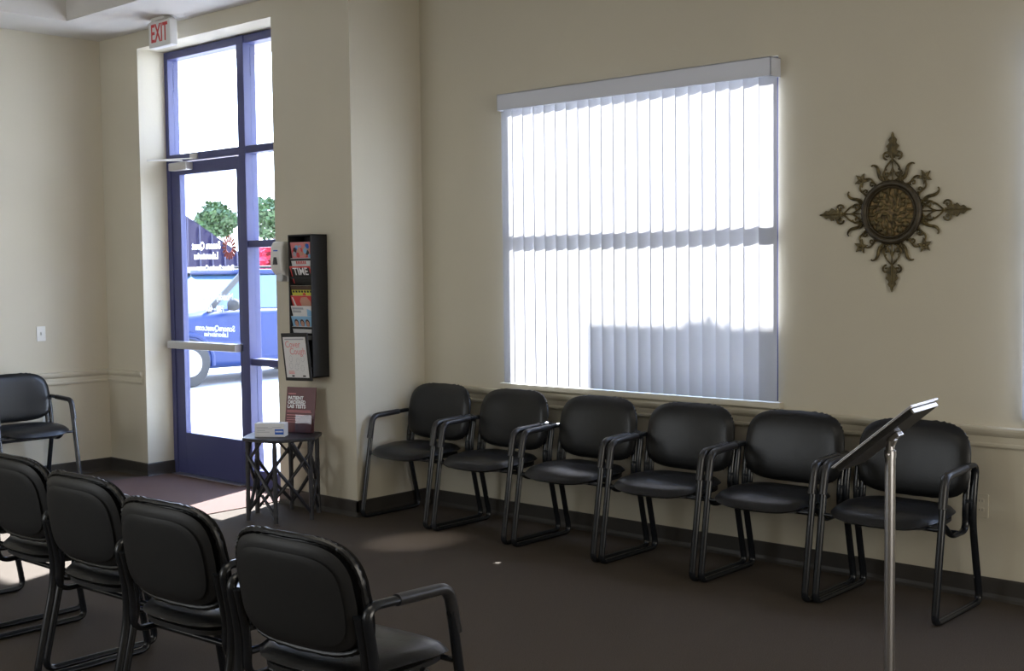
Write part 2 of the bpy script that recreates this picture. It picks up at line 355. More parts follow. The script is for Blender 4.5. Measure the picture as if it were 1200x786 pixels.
# ------------------------------------------------------------------ entrance storefront (a door and its fixed lights)
def storefront():
    y0, y1 = YD, YD+.10
    ym = (y0+y1)/2
    sf = empty('window_3', (0, 0, 0), kind='structure')          # fixed lights around the door
    f = MB()
    f.box(XD0-.05, XD0+.045, y0, y1, 0, 3.335)                    # left jamb
    f.box(-7.625, -7.54, y0-.01, y1, 0, 3.335)                    # mullion
    f.box(XD1-.06, XD1+.02, y0, y1, 0, 3.335)
    for a, b in ((XD0+.045, -7.625), (-7.54, XD1-.06)):
        f.box(a, b, y0, y1, 3.275, 3.335); f.box(a, b, y0-.005, y1, 2.475, 2.53)
    f.box(-7.54, XD1-.06, y0, y1, 1.784, 1.836); f.box(-7.54, XD1-.06, y0, y1, .91, .962)
    f.box(-7.54, XD1-.06, y0, y1, 0, .13)
    f.build('window_frame', M['navy'], sf, bevel=.004)
    for a, b, c_, d in ((XD0+.045, -7.625, 2.53, 3.275), (-7.54, XD1-.06, 2.53, 3.275), (-7.54, XD1-.06, 1.836, 2.475),
                        (-7.54, XD1-.06, .962, 1.784), (-7.54, XD1-.06, .13, .91)):
        MB().box(a, b, ym, ym+.006, c_, d).build('window_pane', M['glass'], sf)
    d = empty('door_1', (XD0+.05, y0, 0), kind='structure')
    L = Vector((XD0+.05, y0, 0))
    def sh(mb): mb.v = [tuple(Vector(v)-L) for v in mb.v]; return mb
    lx0, lx1 = XD0+.05, -7.63
    f = MB()
    f.box(lx0, lx0+.115, y0+.01, y0+.06, .012, 2.465); f.box(lx1-.055, lx1, y0+.01, y0+.06, .012, 2.465)
    f.box(lx0+.115, lx1-.055, y0+.01, y0+.06, 2.37, 2.465); f.box(lx0+.115, lx1-.055, y0+.01, y0+.06, .012, .338)
    sh(f).build('door_leaf', M['navy'], d, bevel=.003)
    sh(MB().box(lx0+.115, lx1-.055, y0+.032, y0+.038, .338, 2.37)).build('door_pane', M['glass'], d)
    sh(MB().box(lx0, lx1, y0-.06, y0+.12, 0.0, .012)).build('threshold', M['silver'], d, bevel=.003)
    pb = sh(MB().prism(rrect(.055, .06, .012, cx=y0-.045, cy=1.038), lx0+.005, lx1-.005, 'x')).build('push_bar', M['grey_al'], d, smooth=True)
    for x in (lx0+.03, lx1-.03):
        sh(MB().box(x-.025, x+.025, y0-.02, y0+.012, 1.013, 1.063)).build('bar_bracket', M['silver'], pb, bevel=.003)
    cl = sh(MB().box(lx0+.06, lx0+.30, y0-.055, y0+.012, 2.40, 2.46)).build('door_closer', M['grey_al'], d, bevel=.006)
    ca = MB(); ca.bar((lx0+.22, y0-.03, 2.472), (lx0-.0, y0-.20, 2.476), .022, .008); ca.bar((lx0-.0, y0-.20, 2.478), (lx0+.34, y0-.012, 2.484), .018, .007)
    ca.box(lx0+.30, lx0+.40, y0-.016, y0-.002, 2.478, 2.52)
    sh(ca).build('closer_arm', M['silver'], cl)
    # vinyl lettering on the outer face: it reads from outside, so it is mirrored from in here
    yl = y0+.042
    RZ = Matrix.Rotation(PI, 4, 'Z') @ RX90
    def line(body, x, z, size, sx=1.0, bold=.0):
        text_mesh('door_lettering', body, size, M['letter_film'], d, T(x-L.x, yl-L.y, z) @ RZ, sx, .0006, bold=bold)
    line('Sonora Quest', -8.145, 1.809, .078, 0.86, .0026); line('Laboratories', -8.149, 1.73, .072, 0.88, .0026)
    line('Patient Service Center', -8.03, 1.637, .056, 0.95, .0015)
    line('HOURS', -8.045, 1.493, .066, 1.0, .0035)
    line('Monday - Friday', -8.037, 1.415, .070, 1.0, .0035)
    line('7:00 - 4:00', -8.05, 1.323, .064, .9, .0035)
    line('SonoraQuest.com', -8.055, 1.172, .062, 1.15, .0026); line('Laboratories', -8.04, 1.125, .052, 1.2, .002)
    lg = MB(); lc = (-7.842-L.x, 1.79)
    for k in range(16):
        a = 2*PI*k/16
        lg.prism([(lc[0]+rr*math.cos(a+da), lc[1]+rr*1.05*math.sin(a+da)) for rr, da in ((.038, -.2), (.082, -.14), (.092, 0), (.082, .14), (.038, .2))], yl-L.y, yl-L.y+.001, 'y')
    lg.build('door_emblem', M['logo_red'], d)
storefront()

# ------------------------------------------------------------------ waiting chair
def pad(half, T_, warp, rings=10, seg=48, edge=0.5, crown=1.0, back=0.35):
    """cushion: outline half(a)->(x,y); crowned front face, flatter back, rounded rim"""
    vs = []; fs = []
    rows = []
    for s_ in (1, -1):
        for i in range(rings+1):
            q = i/rings
            if s_ == -1 and i == rings: continue
            t = q**0.8 if s_ == 1 else q**0.8
            k = (1-t**6)**0.5 if t < 1 else 0
            prof = (0.72*k + 0.28*(1-t*t)*crown) if s_ == 1 else back*k
            row = []
            for j in range(seg):
                a = 2*PI*j/seg; x, y = half(a); row.append(len(vs)); vs.append(warp(x*t, y*t, s_*T_*prof))
            rows.append((s_, i, row))
    F = [r for r in rows if r[0] == 1]; B = [r for r in rows if r[0] == -1]
    chain = [r[2] for r in F] + [r[2] for r in reversed(B)]
    for a, b in zip(chain, chain[1:]):
        for j in range(seg): fs.append((a[j], a[(j+1) % seg], b[(j+1) % seg], b[j]))
    return MB().add(vs, fs)
def sq(a, hw, hh, e):
    c_, s_ = math.cos(a), math.sin(a)
    return (hw*math.copysign(abs(c_)**(2/e), c_), hh*math.copysign(abs(s_)**(2/e), s_))
def back_outline(k=1.0):
    def h(a):
        x, y = sq(a, .281, .180, 4.0)
        if y < 0: x *= 1 - 0.03*(abs(y)/.180)**3
        else: x *= 1 - 0.075*(y/.180)**1.5
        return (x*k, y*k)
    return h
def seat_outline(a):
    x, y = sq(a, .262, .240, 3.6)      # y<0 front
    if y > 0: x *= 1-.10*(y/.235)
    else: y *= 1 - .0*abs(x)
    return (x, y)
BZ, BY = .675, .172     # centre of the backrest
def back_warp(off=0.0):
    def wfn(x, y, d):
        cz = BZ+y; lean = .155*y
        curve = -.030*(x/.27)**2        # wraps forward at the sides
        return (x, BY+lean+curve-d+off, cz-d*.12)
    return wfn
def seat_warp(x, y, d):
    z = .442 + d + (-.012*((y+.02)/.25)**2 if y < 0 else .006) + .006*(x/.26)**2
    if y < -.12: z -= .32*(abs(y)-.12)**1.5*1.2
    return (x, y-.052, z)
def make_chair():
    r = empty('waiting_chair', (0, 0, 0))
    st = pad(seat_outline, .044, seat_warp, crown=1.0, back=.55).build('seat', M['leather'], r, smooth=True)
    pan = MB(); pan.prism([(x*.93, y*.93-.052) for x, y in [seat_outline(2*PI*j/40) for j in range(40)]], .416, .432)
    pan.build('seat_pan', M['plastic'], r, smooth=True)
    # the row of gathers along the underside of the seat front
    bk = pad(back_outline(), .042, back_warp(), crown=.9, back=.45).build('backrest', M['leather'], r, smooth=True)
    sh = pad(back_outline(.90), -.018, back_warp(.030), crown=.35, back=.5).build('back_shell', M['plastic'], r, smooth=True)
    pn = pad(lambda a: tuple(v*.90 for v in (lambda p: (p[0]*.88, p[1]*.84-.010))(back_outline()(a))), -.006, back_warp(.047), crown=.1, back=.5).build('shell_panel', M['plastic'], sh, smooth=True)
    # leather gathers rolling over the back edge
    g = MB(); pth = [back_warp(.012)(*(v*.955 for v in back_outline()(2*PI*j/96)), 0) for j in range(96)]
    g.tube(pth, .010, .010, 8, closed=True, radii=[1+.22*math.sin(j*2.9)+.12*random.uniform(-1, 1) for j in range(96)])
    g.build('backrest_piping', M['leather'], bk, smooth=True)
    for s_ in (-1, 1):
        x = s_*.291
        loop = fillet([(x, -.275, .013), (x, .235, .013), (x, .135, .44), (x, .182, .672), (x, -.168, .656)], [.045, .05, .30, .055, .040], 7, closed=True)
        fr = MB().tube(loop, .0180, .0135, 10, side=(1, 0, 0), closed=True).build('side_frame', M['frame'], r, smooth=True)
        ap = fillet([(x, .055, .6662), (x, -.168, .656), (x, -.200, .515)], [0, .045, 0], 8)
        MB().tube(ap, 0.0205, .018, 12, side=(1, 0, 0)).build('arm_pad', M['armpad'], fr, smooth=True)
        xi = s_*.258
        br = fillet([(xi, .178, .64), (xi, .142, .48), (xi, .148, .358), (xi, -.02, .358), (xi, -.10, .418)], [0, .2, .055, .04, 0], 7)
        b = MB().tube(br, .0175, .0115, 10, side=(1, 0, 0))
        b.bar((xi, .145, .50), (s_*.291, .145, .50), .016); b.build('back_bracket', M['frame'], r, smooth=True)
    MB().tube([(-.291, -.208, .422), (.291, -.208, .422)], .009, n=10).build('stretcher', M['frame'], r, smooth=True)
    MB().tube([(-.258, .06, .362), (.258, .06, .362)], .011, n=10).build('stretcher', M['frame'], r, smooth=True)
    return r
chair0 = make_chair(); chair_used = [False]
def place_chair(x, y, rz, label, group):
    o = copy_tree(chair0) if chair_used[0] else chair0
    chair_used[0] = True
    o.location = (x, y, 0); o.rotation_euler = (0, 0, R(rz)); tag(o, label, 'chair', group)
G = 'black waiting chairs lined up below the window'
place_chair(-5.735, 5.46, 0, 'black padded armchair in the corner against the wall return, leftmost under the window', G)
place_chair(-5.075, 5.455, 0, 'black padded armchair second from the wall corner, under the left edge of the blinds', G)
place_chair(-4.405, 5.445, 0, 'black padded armchair third from the wall corner, under the middle of the blinds', G)
place_chair(-3.765, 5.445, 0, 'black padded armchair under the right end of the blinds, fourth from the corner', G)
place_chair(-3.135, 5.455, 0, 'black padded armchair just right of the blinds, left of the silver sign pole', G)
place_chair(-2.505, 5.470, 0, 'black padded armchair behind the silver sign pole, rightmost along the wall', G)
G2 = 'black waiting chairs in the near row seen from behind'
place_chair(-2.855, 2.360, 184, 'nearest black armchair seen from behind, right end of the near row', G2)
place_chair(-3.575, 2.395, 183, 'black armchair seen from behind, just left of the nearest chair', G2)
place_chair(-4.300, 2.495, 182, 'black armchair seen from behind, third from the right in the near row', G2)
place_chair(-4.965, 2.56, 181, 'black armchair back cut by the left picture edge, fourth in the near row', G2)
place_chair(-5.71, 2.63, 181, 'black armchair of the near row, only its floor runner showing at left edge', G2)
place_chair(-8.83, 4.31, 90, 'lone black armchair with its back to the left wall, beside the entrance', 'black waiting chair at the left wall')

# ------------------------------------------------------------------ vertical blinds
bl = empty('vertical_blind', ((WX0+WX1)/2, YW-.05, .87), label='white translucent vertical blinds glowing with daylight over the window', cat='window blind')
bc = Vector(bl.location)
def vloc(mb): mb.v = [tuple(Vector(v)-bc) for v in mb.v]; return mb
VXa, VXb = -5.285, -3.335
v = MB()
v.box(VXa, VXb, YW-.105, YW-.097, 2.595, 2.696); v.box(VXa, VXb, YW-.105, YW, 2.688, 2.696)
v.box(VXa, VXa+.008, YW-.105, YW, 2.595, 2.696); v.box(VXb-.008, VXb, YW-.105, YW, 2.595, 2.696)
vloc(v).build('valance', M['valance'], bl, bevel=.003)
vloc(MB().box(VXa+.02, VXb-.02, YW-.07, YW-.03, 2.625, 2.67)).build('headrail', M['white_plastic'], bl)
NV = 22; sp_ = (5.300-3.360)/NV
for i in range(NV):
    cx = -5.300 + (i+.5)*sp_
    mb = MB(); n = 8; w_ = .108 if i == NV-1 else .0925; pts = []
    tilt = R(15)
    if i == NV-1: tilt = R(4); cx += .012
    for k in range(n+1):
        t = (k/n-.5)*w_; c_ = .010*(1-(2*k/n-1)**2)
        pts.append((t*math.cos(tilt)-(-c_)*math.sin(tilt), t*math.sin(tilt)-c_*math.cos(tilt)))
    th = .0012
    vs = []
    for z in (.878, 2.63):
        for x, y in pts: vs.append((cx+x, YW-.036+y, z))
        for x, y in reversed(pts): vs.append((cx+x, YW-.048+y+th, z))
    K = 2*(n+1)
    fs = [(j, (j+1) % K, K+(j+1) % K, K+j) for j in range(K)]
    # one sheet is enough for a translucent vane: keep the front face only, with real thickness at the rims
    mb.add(vs[:n+1]+vs[K:K+n+1], [(j, j+1, n+2+j, n+1+j) for j in range(n)])
    vloc(mb).build('vane', M['vane'], bl, smooth=True)
b2 = empty('vertical_blind', ((VX0+VX1)/2, YW-.05, .87), label='second set of white blinds at the far right picture edge, only a sliver showing', cat='window blind')
bc = Vector(b2.location)
v = MB(); v.box(VX0+.085, VX1+.07, YW-.105, YW-.097, 2.595, 2.696); v.box(VX0+.085, VX1+.07, YW-.105, YW, 2.688, 2.696)
vloc(v).build('valance', M['valance'], b2)
for i in range(20):
    cx = VX0+.012+(i+.5)*.0915; mb = MB()
    mb.add([(cx-.044, YW-.058, .878), (cx, YW-.062, .878), (cx+.044, YW-.038, .878), (cx-.044, YW-.058, 2.63), (cx, YW-.062, 2.63), (cx+.044, YW-.038, 2.63)], [(0, 1, 4, 3), (1, 2, 5, 4)])
    vloc(mb).build('vane', M['vane'], b2, smooth=True)

# ------------------------------------------------------------------ side table of black twigs
tb = empty('side_table', (-6.48, 4.905, 0), label='black hexagonal twig side table with crossed branch sides, standing by the door', cat='table')
HT = .538
ang = [R(-115+60*k+5) for k in range(6)]
top = MB(); pts = []
for k in range(6):
    a0, a1 = ang[k], ang[(k+1) % 6]+(2*PI if k == 5 else 0)
    for t in (0.06, .5, .94):
        p_ = Vector((math.cos(a0), math.sin(a0), 0)).lerp(Vector((math.cos(a1), math.sin(a1), 0)), t)*.272*(1+.02*math.sin(t*PI))
        pts.append((p_.x, p_.y))
top.prism(pts, HT-.022, HT); top.build('tabletop', M['wood_black'], tb, bevel=.006)
random.seed(3)
def twig(name, a, b, r, bow=.008):
    a = Vector(a); b = Vector(b); d = b-a; n_ = d.cross(Vector((0, 0, 1))); n_ = n_.normalized() if n_.length > 1e-3 else Vector((1, 0, 0)); k = random.uniform(-bow, bow); k2 = random.uniform(-bow, bow)
    P = [a+d*t + n_*k*math.sin(PI*t) + Vector((0, 0, 1)).cross(n_)*k2*math.sin(PI*t) for t in [i/8 for i in range(9)]]
    MB().tube(P, r, n=8, radii=[1+.12*random.uniform(-1, 1) for _ in P]).build(name, M['wood_black'], tb, smooth=True)
legs = []
for a in ang:
    q = Vector((math.cos(a)*.238, math.sin(a)*.238, 0)); legs.append(q); twig('leg', q, q*.98+Vector((0, 0, HT-.022)), .0145, .006)
for k in range(6):
    p0, p1 = legs[k], legs[(k+1) % 6]; Z = lambda z: Vector((0, 0, z)); md = (p0+p1)/2
    hi, lo = ((.43, .13), (.37, .06)) if k % 2 == 0 else ((.36, .05), (.44, .16))
    twig('brace', p0+Z(hi[0]), p1*.98+Z(hi[1]), .0115, .014); twig('brace', p0*.98+Z(lo[1]), p1+Z(lo[0]), .0115, .014)
    if k % 2: twig('brace', md+Z(.51), p1+Z(.33), .010)
    else: twig('brace', md*.98+Z(.17), p1+Z(.03), .010); twig('brace', md+Z(.51), p0+Z(.37), .009)

# white carton of gloves or wipes
bx = empty('glove_box', (-6.485, 4.822, HT), R(37), label='small white carton with a blue panel lying on the twig side table', cat='box')
MB().box(-.098, .098, -.045, .045, 0, .088).build('carton', M['paper'], bx, bevel=.003)
MB().box(.035, .093, -.0465, -.0452, .016, .050).build('blue_panel', M['blue_print'], bx)
mb = MB()
for k in range(5): mb.box(.040+k*.010, .047+k*.010, -.0470, -.0462, .030, .040)
mb.build('panel_marks', M['letter_white'], bx)
mb = MB()
for z, a, b in ((.060, -.09, -.01), (.052, -.09, .02), (.040, -.085, -.03), (.030, -.09, .0), (.060, .02, .08)): mb.box(a*.95, b*.95, -.0462, -.0452, z, z+.003)
mb.build('print_lines', M['grey_print'], bx)
MB().prism(rrect(.13, .040, .018), .088, .0886).build('opening_slot', M['grey_print'], bx)

# brochure stand leaning at the back of the table
br = empty('brochure_stand', (-6.485, 5.045, HT), R(20), label='maroon lab test sign with a clear leaflet pocket on the twig side table', cat='sign')
lean = Matrix.Rotation(R(-9), 4, 'X')
MB().box(-.112, .112, -.003, .003, 0, .300).xf(lean).build('sign_board', M['maroon'], br)
ft = MB(); ft.box(-.112, .112, -.045, .0, 0, .003); ft.build('stand_foot', M['acrylic'], br)
pk = MB(); pk.box(-.01, .112, -.040, -.037, .0, .115); pk.box(-.01, -.007, -.037, -.004, 0, .115); pk.box(.109, .112, -.037, -.004, 0, .115)
pk.xf(lean).build('leaflet_pocket', M['acrylic'], br)
MB().box(0, .10, -.020, -.012, .003, .09).xf(lean).build('leaflets', M['maroon'], br)
for body, z, s_ in (('PATIENT', .226, .033), ('ORDERED', .198, .033), ('LAB TESTS', .170, .033)):
    text_mesh('sign_lettering', body, s_, M['letter_white'], br, lean @ T(-.100, -.0038, z) @ RX90, .92, .0003, 'LEFT', .0012)
mb = MB()
for z, a, b, h_ in ((.252, -.098, -.04, .006), (.142, -.10, .08, .004), (.132, -.10, .085, .004), (.112, -.10, .03, .004), (.094, -.10, .0, .003), (.08, -.10, -.01, .003), (.066, -.10, -.02, .003)): mb.box(a, b, -.0042, -.003, z, z+h_)
mb.xf(lean).build('print_lines', M['pink_print'], br)

# ------------------------------------------------------------------ magazine rack on the pier
rk = empty('magazine_rack', (-6.467, YP, .905), label='tall black wall rack of tiered magazine pockets on the wall beside the entrance', cat='rack')
RW, RD, RH = .121, .135, .940
m_ = MB()
m_.box(-RW, -RW+.010, -RD, 0, 0, RH); m_.box(-RW, RW, -.008, 0, 0, RH); m_.box(-RW, RW, -RD, 0, RH-.010, RH); m_.box(-RW, RW, -RD, 0, 0, .010)
m_.box(RW-.010, RW, -RD, 0, 0, RH)
m_.build('rack_body', M['rack'], rk, bevel=.002)
for z in (.782, .731, .664, .535, .467, .399, .332, .292, .10):
    mb = MB(); mb.add([(-RW+.011, -.128, z), (RW-.011, -.128, z), (RW-.011, -.126, z-.014), (-RW+.011, -.126, z-.014), (-RW+.011, -.124, z), (RW-.011, -.124, z), (RW-.011, -.122, z-.014), (-RW+.011, -.122, z-.014)],
        [(0, 1, 2, 3), (4, 7, 6, 5), (0, 4, 5, 1), (3, 2, 6, 7), (0, 3, 7, 4), (1, 5, 6, 2)])
    mb.box(-RW+.011, RW-.011, -.100, -.010, z-.050, z-.047)
    mb.build('pocket', M['rack'], rk)
G3 = 'magazines in the wall rack'
def magazine(z0, h, cover, label, deco=None, tilt=24, x=0, w=.106):
    """leans forward out of its pocket; front of the cover shows above the pocket rim"""
    r = empty('magazine', (-6.467+x, YP-.100, .905+z0), label=label, cat='magazine', group=G3)
    rot = Matrix.Rotation(R(-6), 4, 'X')
    mm = Matrix.Rotation(R(tilt), 4, 'X')
    MB().box(-w, w, 0, .005, 0, h).xf(mm).build('pages', M['paper'], r)
    MB().box(-w, w, -.0012, -.0002, 0, h).xf(mm).build('cover', cover, r)
    if deco: deco(r, mm, w, h)
    return r
def d_collage(r, mm, w, h):
    cols = [M['red_print'], M['sky_print'], M['skin_print'], M['blue_print'], M['pink_print'], M['black_print'], M['skin_print'], M['grey_print']]
    random.seed(11)
    for k in range(26):
        x = -w+.024+(k*.077) % (2*w-.048); z = random.uniform(.36*h, h-.02); MB().prism([(x+.022*math.cos(a)*random.uniform(.6, 1), z+.018*math.sin(a)) for a in [i*PI/4 for i in range(8)]], -.0022-.0001*k, -.0013, 'y').xf(mm).build('cover_picture', cols[k % 8], r)
def d_time(r, mm, w, h):
    MB().box(-w+.012, w-.012, -.0018, -.0013, 0, h-.012).xf(mm).build('cover_panel', M['black_print'], r)
    text_mesh('cover_title', 'TIME', .072, M['letter_white'], r, mm @ T(0, -.0021, h-.038) @ RX90, 1.0, .0002, bold=.001)
def d_red(r, mm, w, h):
    MB().prism([(-w+.01, h-.004), (w-.05, h-.004), (w-.02, h-.045), (-w+.03, h-.045)], -.0017, -.0013, 'y').xf(mm).build('cover_picture', M['paper'], r)
    mb = MB()
    for k in range(6): mb.box(-.055+k*.018, -.043+k*.018, -.0022, -.0016, h-.040, h-.020)
    mb.xf(mm).build('cover_title_marks', M['red_print'], r)
def d_yellow(r, mm, w, h):
    MB().box(-w, w, -.0018, -.0013, h-.030, h).xf(mm).build('cover_panel', M['hair_print'], r)
    MB().prism([(x, z) for x, z in rrect(.03, .02, .008, cx=.02, cy=h-.06)], -.0019, -.0013, 'y').xf(mm).build('cover_picture', M['red_print'], r)
    mb = MB(); 
    for k in range(7): mb.box(-w+.01+k*.03, -.0+-w+.03+k*.03, -.0019, -.0013, h-.048, h-.034)
    mb.xf(mm).build('cover_title_marks', M['black_print'], r)
def d_redphoto(r, mm, w, h):
    MB().prism([(0, h-.012), (.06, h-.008), (.09, h-.04), (.08, .02), (.0, .02), (-.02, h-.04)], -.0018, -.0013, 'y').xf(mm).build('cover_picture', M['skin_print'], r)
    MB().prism([(-w+.01, h-.01), (-w+.02, h-.01), (-.05, 0.01), (-.075, 0.01)], -.0019, -.0013, 'y').xf(mm).build('cover_stripe', M['paper'], r)
def d_white(r, mm, w, h):
    mb = MB(); mb.box(-w+.01, .02, -.0018, -.0013, h-.024, h-.010); mb.box(-w+.01, -.01, -.0018, -.0013, h-.045, h-.030); mb.xf(mm).build('cover_title_marks', M['grey_print'], r)
    MB().prism([(w-.05, h-.02), (w-.01, h-.03), (w-.01, .01), (w-.07, .01)], -.0018, -.0013, 'y').xf(mm).build('cover_picture', M['sky_print'], r)
def d_faces(r, mm, w, h):
    for k, x in enumerate((-.06, .0, .055)):
        MB().prism([(x+.022*math.cos(a), h-.045+.026*math.sin(a)) for a in [i*PI/5 for i in range(10)]], -.0018, -.0013, 'y').xf(mm).build('cover_hair', M['hair_print'], r)
        MB().prism([(x+.017*math.cos(a), h-.052+.021*math.sin(a)) for a in [i*PI/5 for i in range(10)]], -.0022, -.0018, 'y').xf(mm).build('cover_face', M['skin_print'], r)
magazine(0.737, 0.155, M['pink_print'], 'topmost magazine in the wall rack, cover a colourful picture collage', d_collage, 10)
magazine(0.686, 0.102, M['paper'], 'white magazine with red print, second from top in the rack', d_red, 14)
magazine(0.619, 0.119, M['red_print'], 'magazine with a red border and big white title in the rack', d_time, 18)
magazine(0.490, 0.119, M['yellow_print'], 'magazine with yellow green cover just under the empty gap', d_yellow, 15)
magazine(0.422, 0.120, M['red_print'], 'magazine with a red photograph cover in the middle of the rack', d_redphoto, 15)
magazine(0.354, 0.120, M['grey_print'] if False else M['paper'], 'pale grey and white magazine below the red photograph cover', d_white, 15)
magazine(0.287, 0.119, M['sky_print'], 'light blue magazine with three faces on the cover', d_faces, 15)
magazine(0.247, 0.090, M['paper'], 'lowest magazine, a plain white edge just above the framed flyer', None, 15)
# framed flyer on the lower front of the rack
fl = empty('framed_flyer', (-6.478, YP-.145, .912), label='white flyer in a black frame hung on the lower front of the rack', cat='frame')
mm = Matrix.Rotation(R(5), 4, 'X') @ Matrix.Rotation(R(-2), 4, 'Y')
f = MB(); f.box(-.138, .138, -.012, 0, -.03, .288)
f.xf(mm).build('frame', M['rack'], fl, bevel=.003)
MB().box(-.118, .118, -.0135, -.012, -.008, .262).xf(mm).build('flyer', M['paper'], fl)
text_mesh('flyer_lettering', 'Cover', .062, M['pink_print'], fl, mm @ T(-.02, -.0142, .212) @ RX90, 1.0, .0002)
text_mesh('flyer_lettering', 'Cough', .062, M['pink_print'], fl, mm @ T(.025, -.0142, .165) @ RX90, 1.0, .0002)
mb = MB()
mb.box(-.10, .10, -.0142, -.0135, .243, .252)
for cx_, cz_ in ((-.055, .118), (.02, .10), (.07, .118), (.0, .062), (.06, .055), (-.06, .07)):
    for k in range(9):
        a0 = R(40*k); a1 = R(40*k+28); rr = .017
        mb.bar((cx_+rr*math.cos(a0), -.0139, cz_+rr*1.2*math.sin(a0)), (cx_+rr*math.cos(a1), -.0139, cz_+rr*1.2*math.sin(a1)), .0022, .0006, (0, 1, 0))
mb.xf(mm).build('flyer_drawing', M['grey_print'], fl)
mb = MB(); 
for z in (.024, .016, .032): mb.box(-.09, -.03, -.0142, -.0135, z, z+.004)
mb.xf(mm).build('flyer_red_notes', M['pink_print'], fl)
mb = MB(); mb.box(-.06, -.035, -.0142, -.0135, -.002, .008); mb.box(.055, .085, -.0142, -.0135, -.002, .008); mb.xf(mm).build('flyer_logo_marks', M['black_print'], fl)

# ------------------------------------------------------------------ sanitiser dispenser
dp = empty('sanitizer_dispenser', (-6.735, YP, 1.535), label='white and grey hand sanitizer dispenser on the wall beside the magazine rack', cat='dispenser')
prof = [(-.105, .27), (-.122, .24), (-.130, .16), (-.124, .08), (-.090, .045), (-.060, .035), (-.055, .0), (-.02, .0), (-.02, .27)]
MB().box(-.058, .058, -.025, 0, 0.01, .272).build('back_plate', M['grey_plastic'], dp, bevel=.006)
MB().prism([(y, z) for y, z in prof], -.060, .060, 'x').build('cover', M['white_plastic'], dp, bevel=.012)
MB().prism([(-.024, .115), (.024, .115), (.013, .165), (-.013, .165)], -.1335, -.129, 'y').build('level_window', M['window_grey'], dp)
MB().prism(rrect(.07, .055, .02, cx=0, cy=.030), -.100, -.045, 'y').build('push_lever', M['grey_plastic'], dp, bevel=.006)
MB().box(-.022, .022, -.1285, -.1245, .205, .213).build('cover_mark', M['blue_print'], dp)

# ------------------------------------------------------------------ exit sign
ex = empty('exit_sign', (-7.985, 5.045, ZC), label='white exit sign with red letters hung from the ceiling above the door', cat='sign')
MB().box(-.08, .08, -.05, .05, -.022, 0).build('canopy', M['exit_white'], ex, bevel=.006)
MB().box(-.142, .142, -.032, .032, -.212, -.022).build('housing', M['exit_white'], ex, bevel=.008)
text_mesh('exit_lettering', 'EXIT', .185, M['red_print'], ex, T(0, -.0325, -.117) @ RX90, .58, .001, bold=.003)

# ------------------------------------------------------------------ switch and outlets
def plate(name, loc, rz, label, cat, sw, pm='white_plastic'):
    r = empty(name, loc, R(rz), label=label, cat=cat)
    MB().prism(rrect(.072, .116, .006), -.006, 0, 'y').build('cover_plate', M[pm], r, bevel=.002)
    if sw: MB().box(-.005, .005, -.018, -.004, -.010, .012).build('toggle', M['white_plastic'], r)
    else:
        for dz in (-.022, .022):
            s_ = MB().prism(rrect(.032, .028, .010, cy=dz), -.0075, -.005, 'y').build('socket', M[pm], r)
            sl = MB(); sl.box(-.008, -.006, -.0080, -.0074, dz-.004, dz+.006); sl.box(.006, .008, -.0080, -.0074, dz-.004, dz+.006); sl.build('slots', M['dark_gap'], s_)
plate('light_switch', (XL, 4.628, 1.141), 90, 'white toggle light switch on the left wall above the chair rail', 'light switch', True)
plate('wall_outlet', (XL, 4.655, .495), 90, 'white wall outlet low on the left wall behind the lone chair', 'outlet', False)
plate('wall_outlet', (-2.254, YW, .446), 0, 'beige wall outlet beside the rightmost chair, below the chair rail', 'outlet', False, 'trim')

# ------------------------------------------------------------------ wall medallion
md = empty('wall_medallion', (-2.705, YW, 1.861), label='ornate bronze scrollwork medallion with a round carved centre on the wall', cat='wall decoration')
def ring(R_, r_, y, n=48): return [(R_*math.cos(2*PI*k/n), y, R_*math.sin(2*PI*k/n)) for k in range(n)]
MB().lathe([(.001, -.030), (.05, -.034), (.09, -.030), (.125, -.022), (.130, -.012), (.130, -.006)], 48, axis='y').build('carved_disc', M['bronze_gold'], md, smooth=True)
cv = MB()
for R0, n_, sz in ((.10, 16, .013), (.065, 10, .013), (.032, 6, .011)):
    for k in range(n_):
        a = 2*PI*k/n_+R0*9; cv.ball((R0*math.cos(a), -.032, R0*math.sin(a)), sz, 1.2*abs(math.cos(a))+.5, .7, 1.2*abs(math.sin(a))+.5, 8, 5)
for k in range(10):
    a = 2*PI*k/10; P = [((.03+.075*t)*math.cos(a+1.3*t), -.036, (.03+.075*t)*math.sin(a+1.3*t)) for t in [i/8 for i in range(9)]]
    cv.tube(P, .004, n=6)
cv.build('carving', M['bronze'], md, smooth=True)
MB().tube(ring(.143, 0, -.024), .0165, n=10, closed=True).tube(ring(.124, 0, -.030), .006, n=8, closed=True).build('rim', M['bronze_dark'], md, smooth=True)
def spiral(c, r0, turns, a0, dirn=1, n=22):
    return [(c[0]+r0*(1-.8*t)*math.cos(a0+dirn*2*PI*turns*t), -.012, c[1]+r0*(1-.8*t)*math.sin(a0+dirn*2*PI*turns*t)) for t in [i/n for i in range(n+1)]]
def bez(a, b, c, d, n=12):
    out = []
    for i in range(n+1):
        t = i/n; out.append((a[0]*(1-t)**3+3*b[0]*t*(1-t)**2+3*c[0]*t*t*(1-t)+d[0]*t**3, -.012, a[1]*(1-t)**3+3*b[1]*t*(1-t)**2+3*c[1]*t*t*(1-t)+d[1]*t**3))
    return out
def leafp(mb, c, a, L, w_, n=10, y=-.010, th=.006):
    pts = []
    for i in range(n+1):
        t = i/n; pts.append((t*L, w_*math.sin(PI*t**.7)*(1+.28*math.cos(t*26))))
    pts += [(x, -z) for x, z in reversed(pts[1:-1])]
    ca, sa = math.cos(a), math.sin(a)
    mb.prism([(c[0]+x*ca-z*sa, c[1]+x*sa+z*ca) for x, z in pts], y-th, y, 'y')
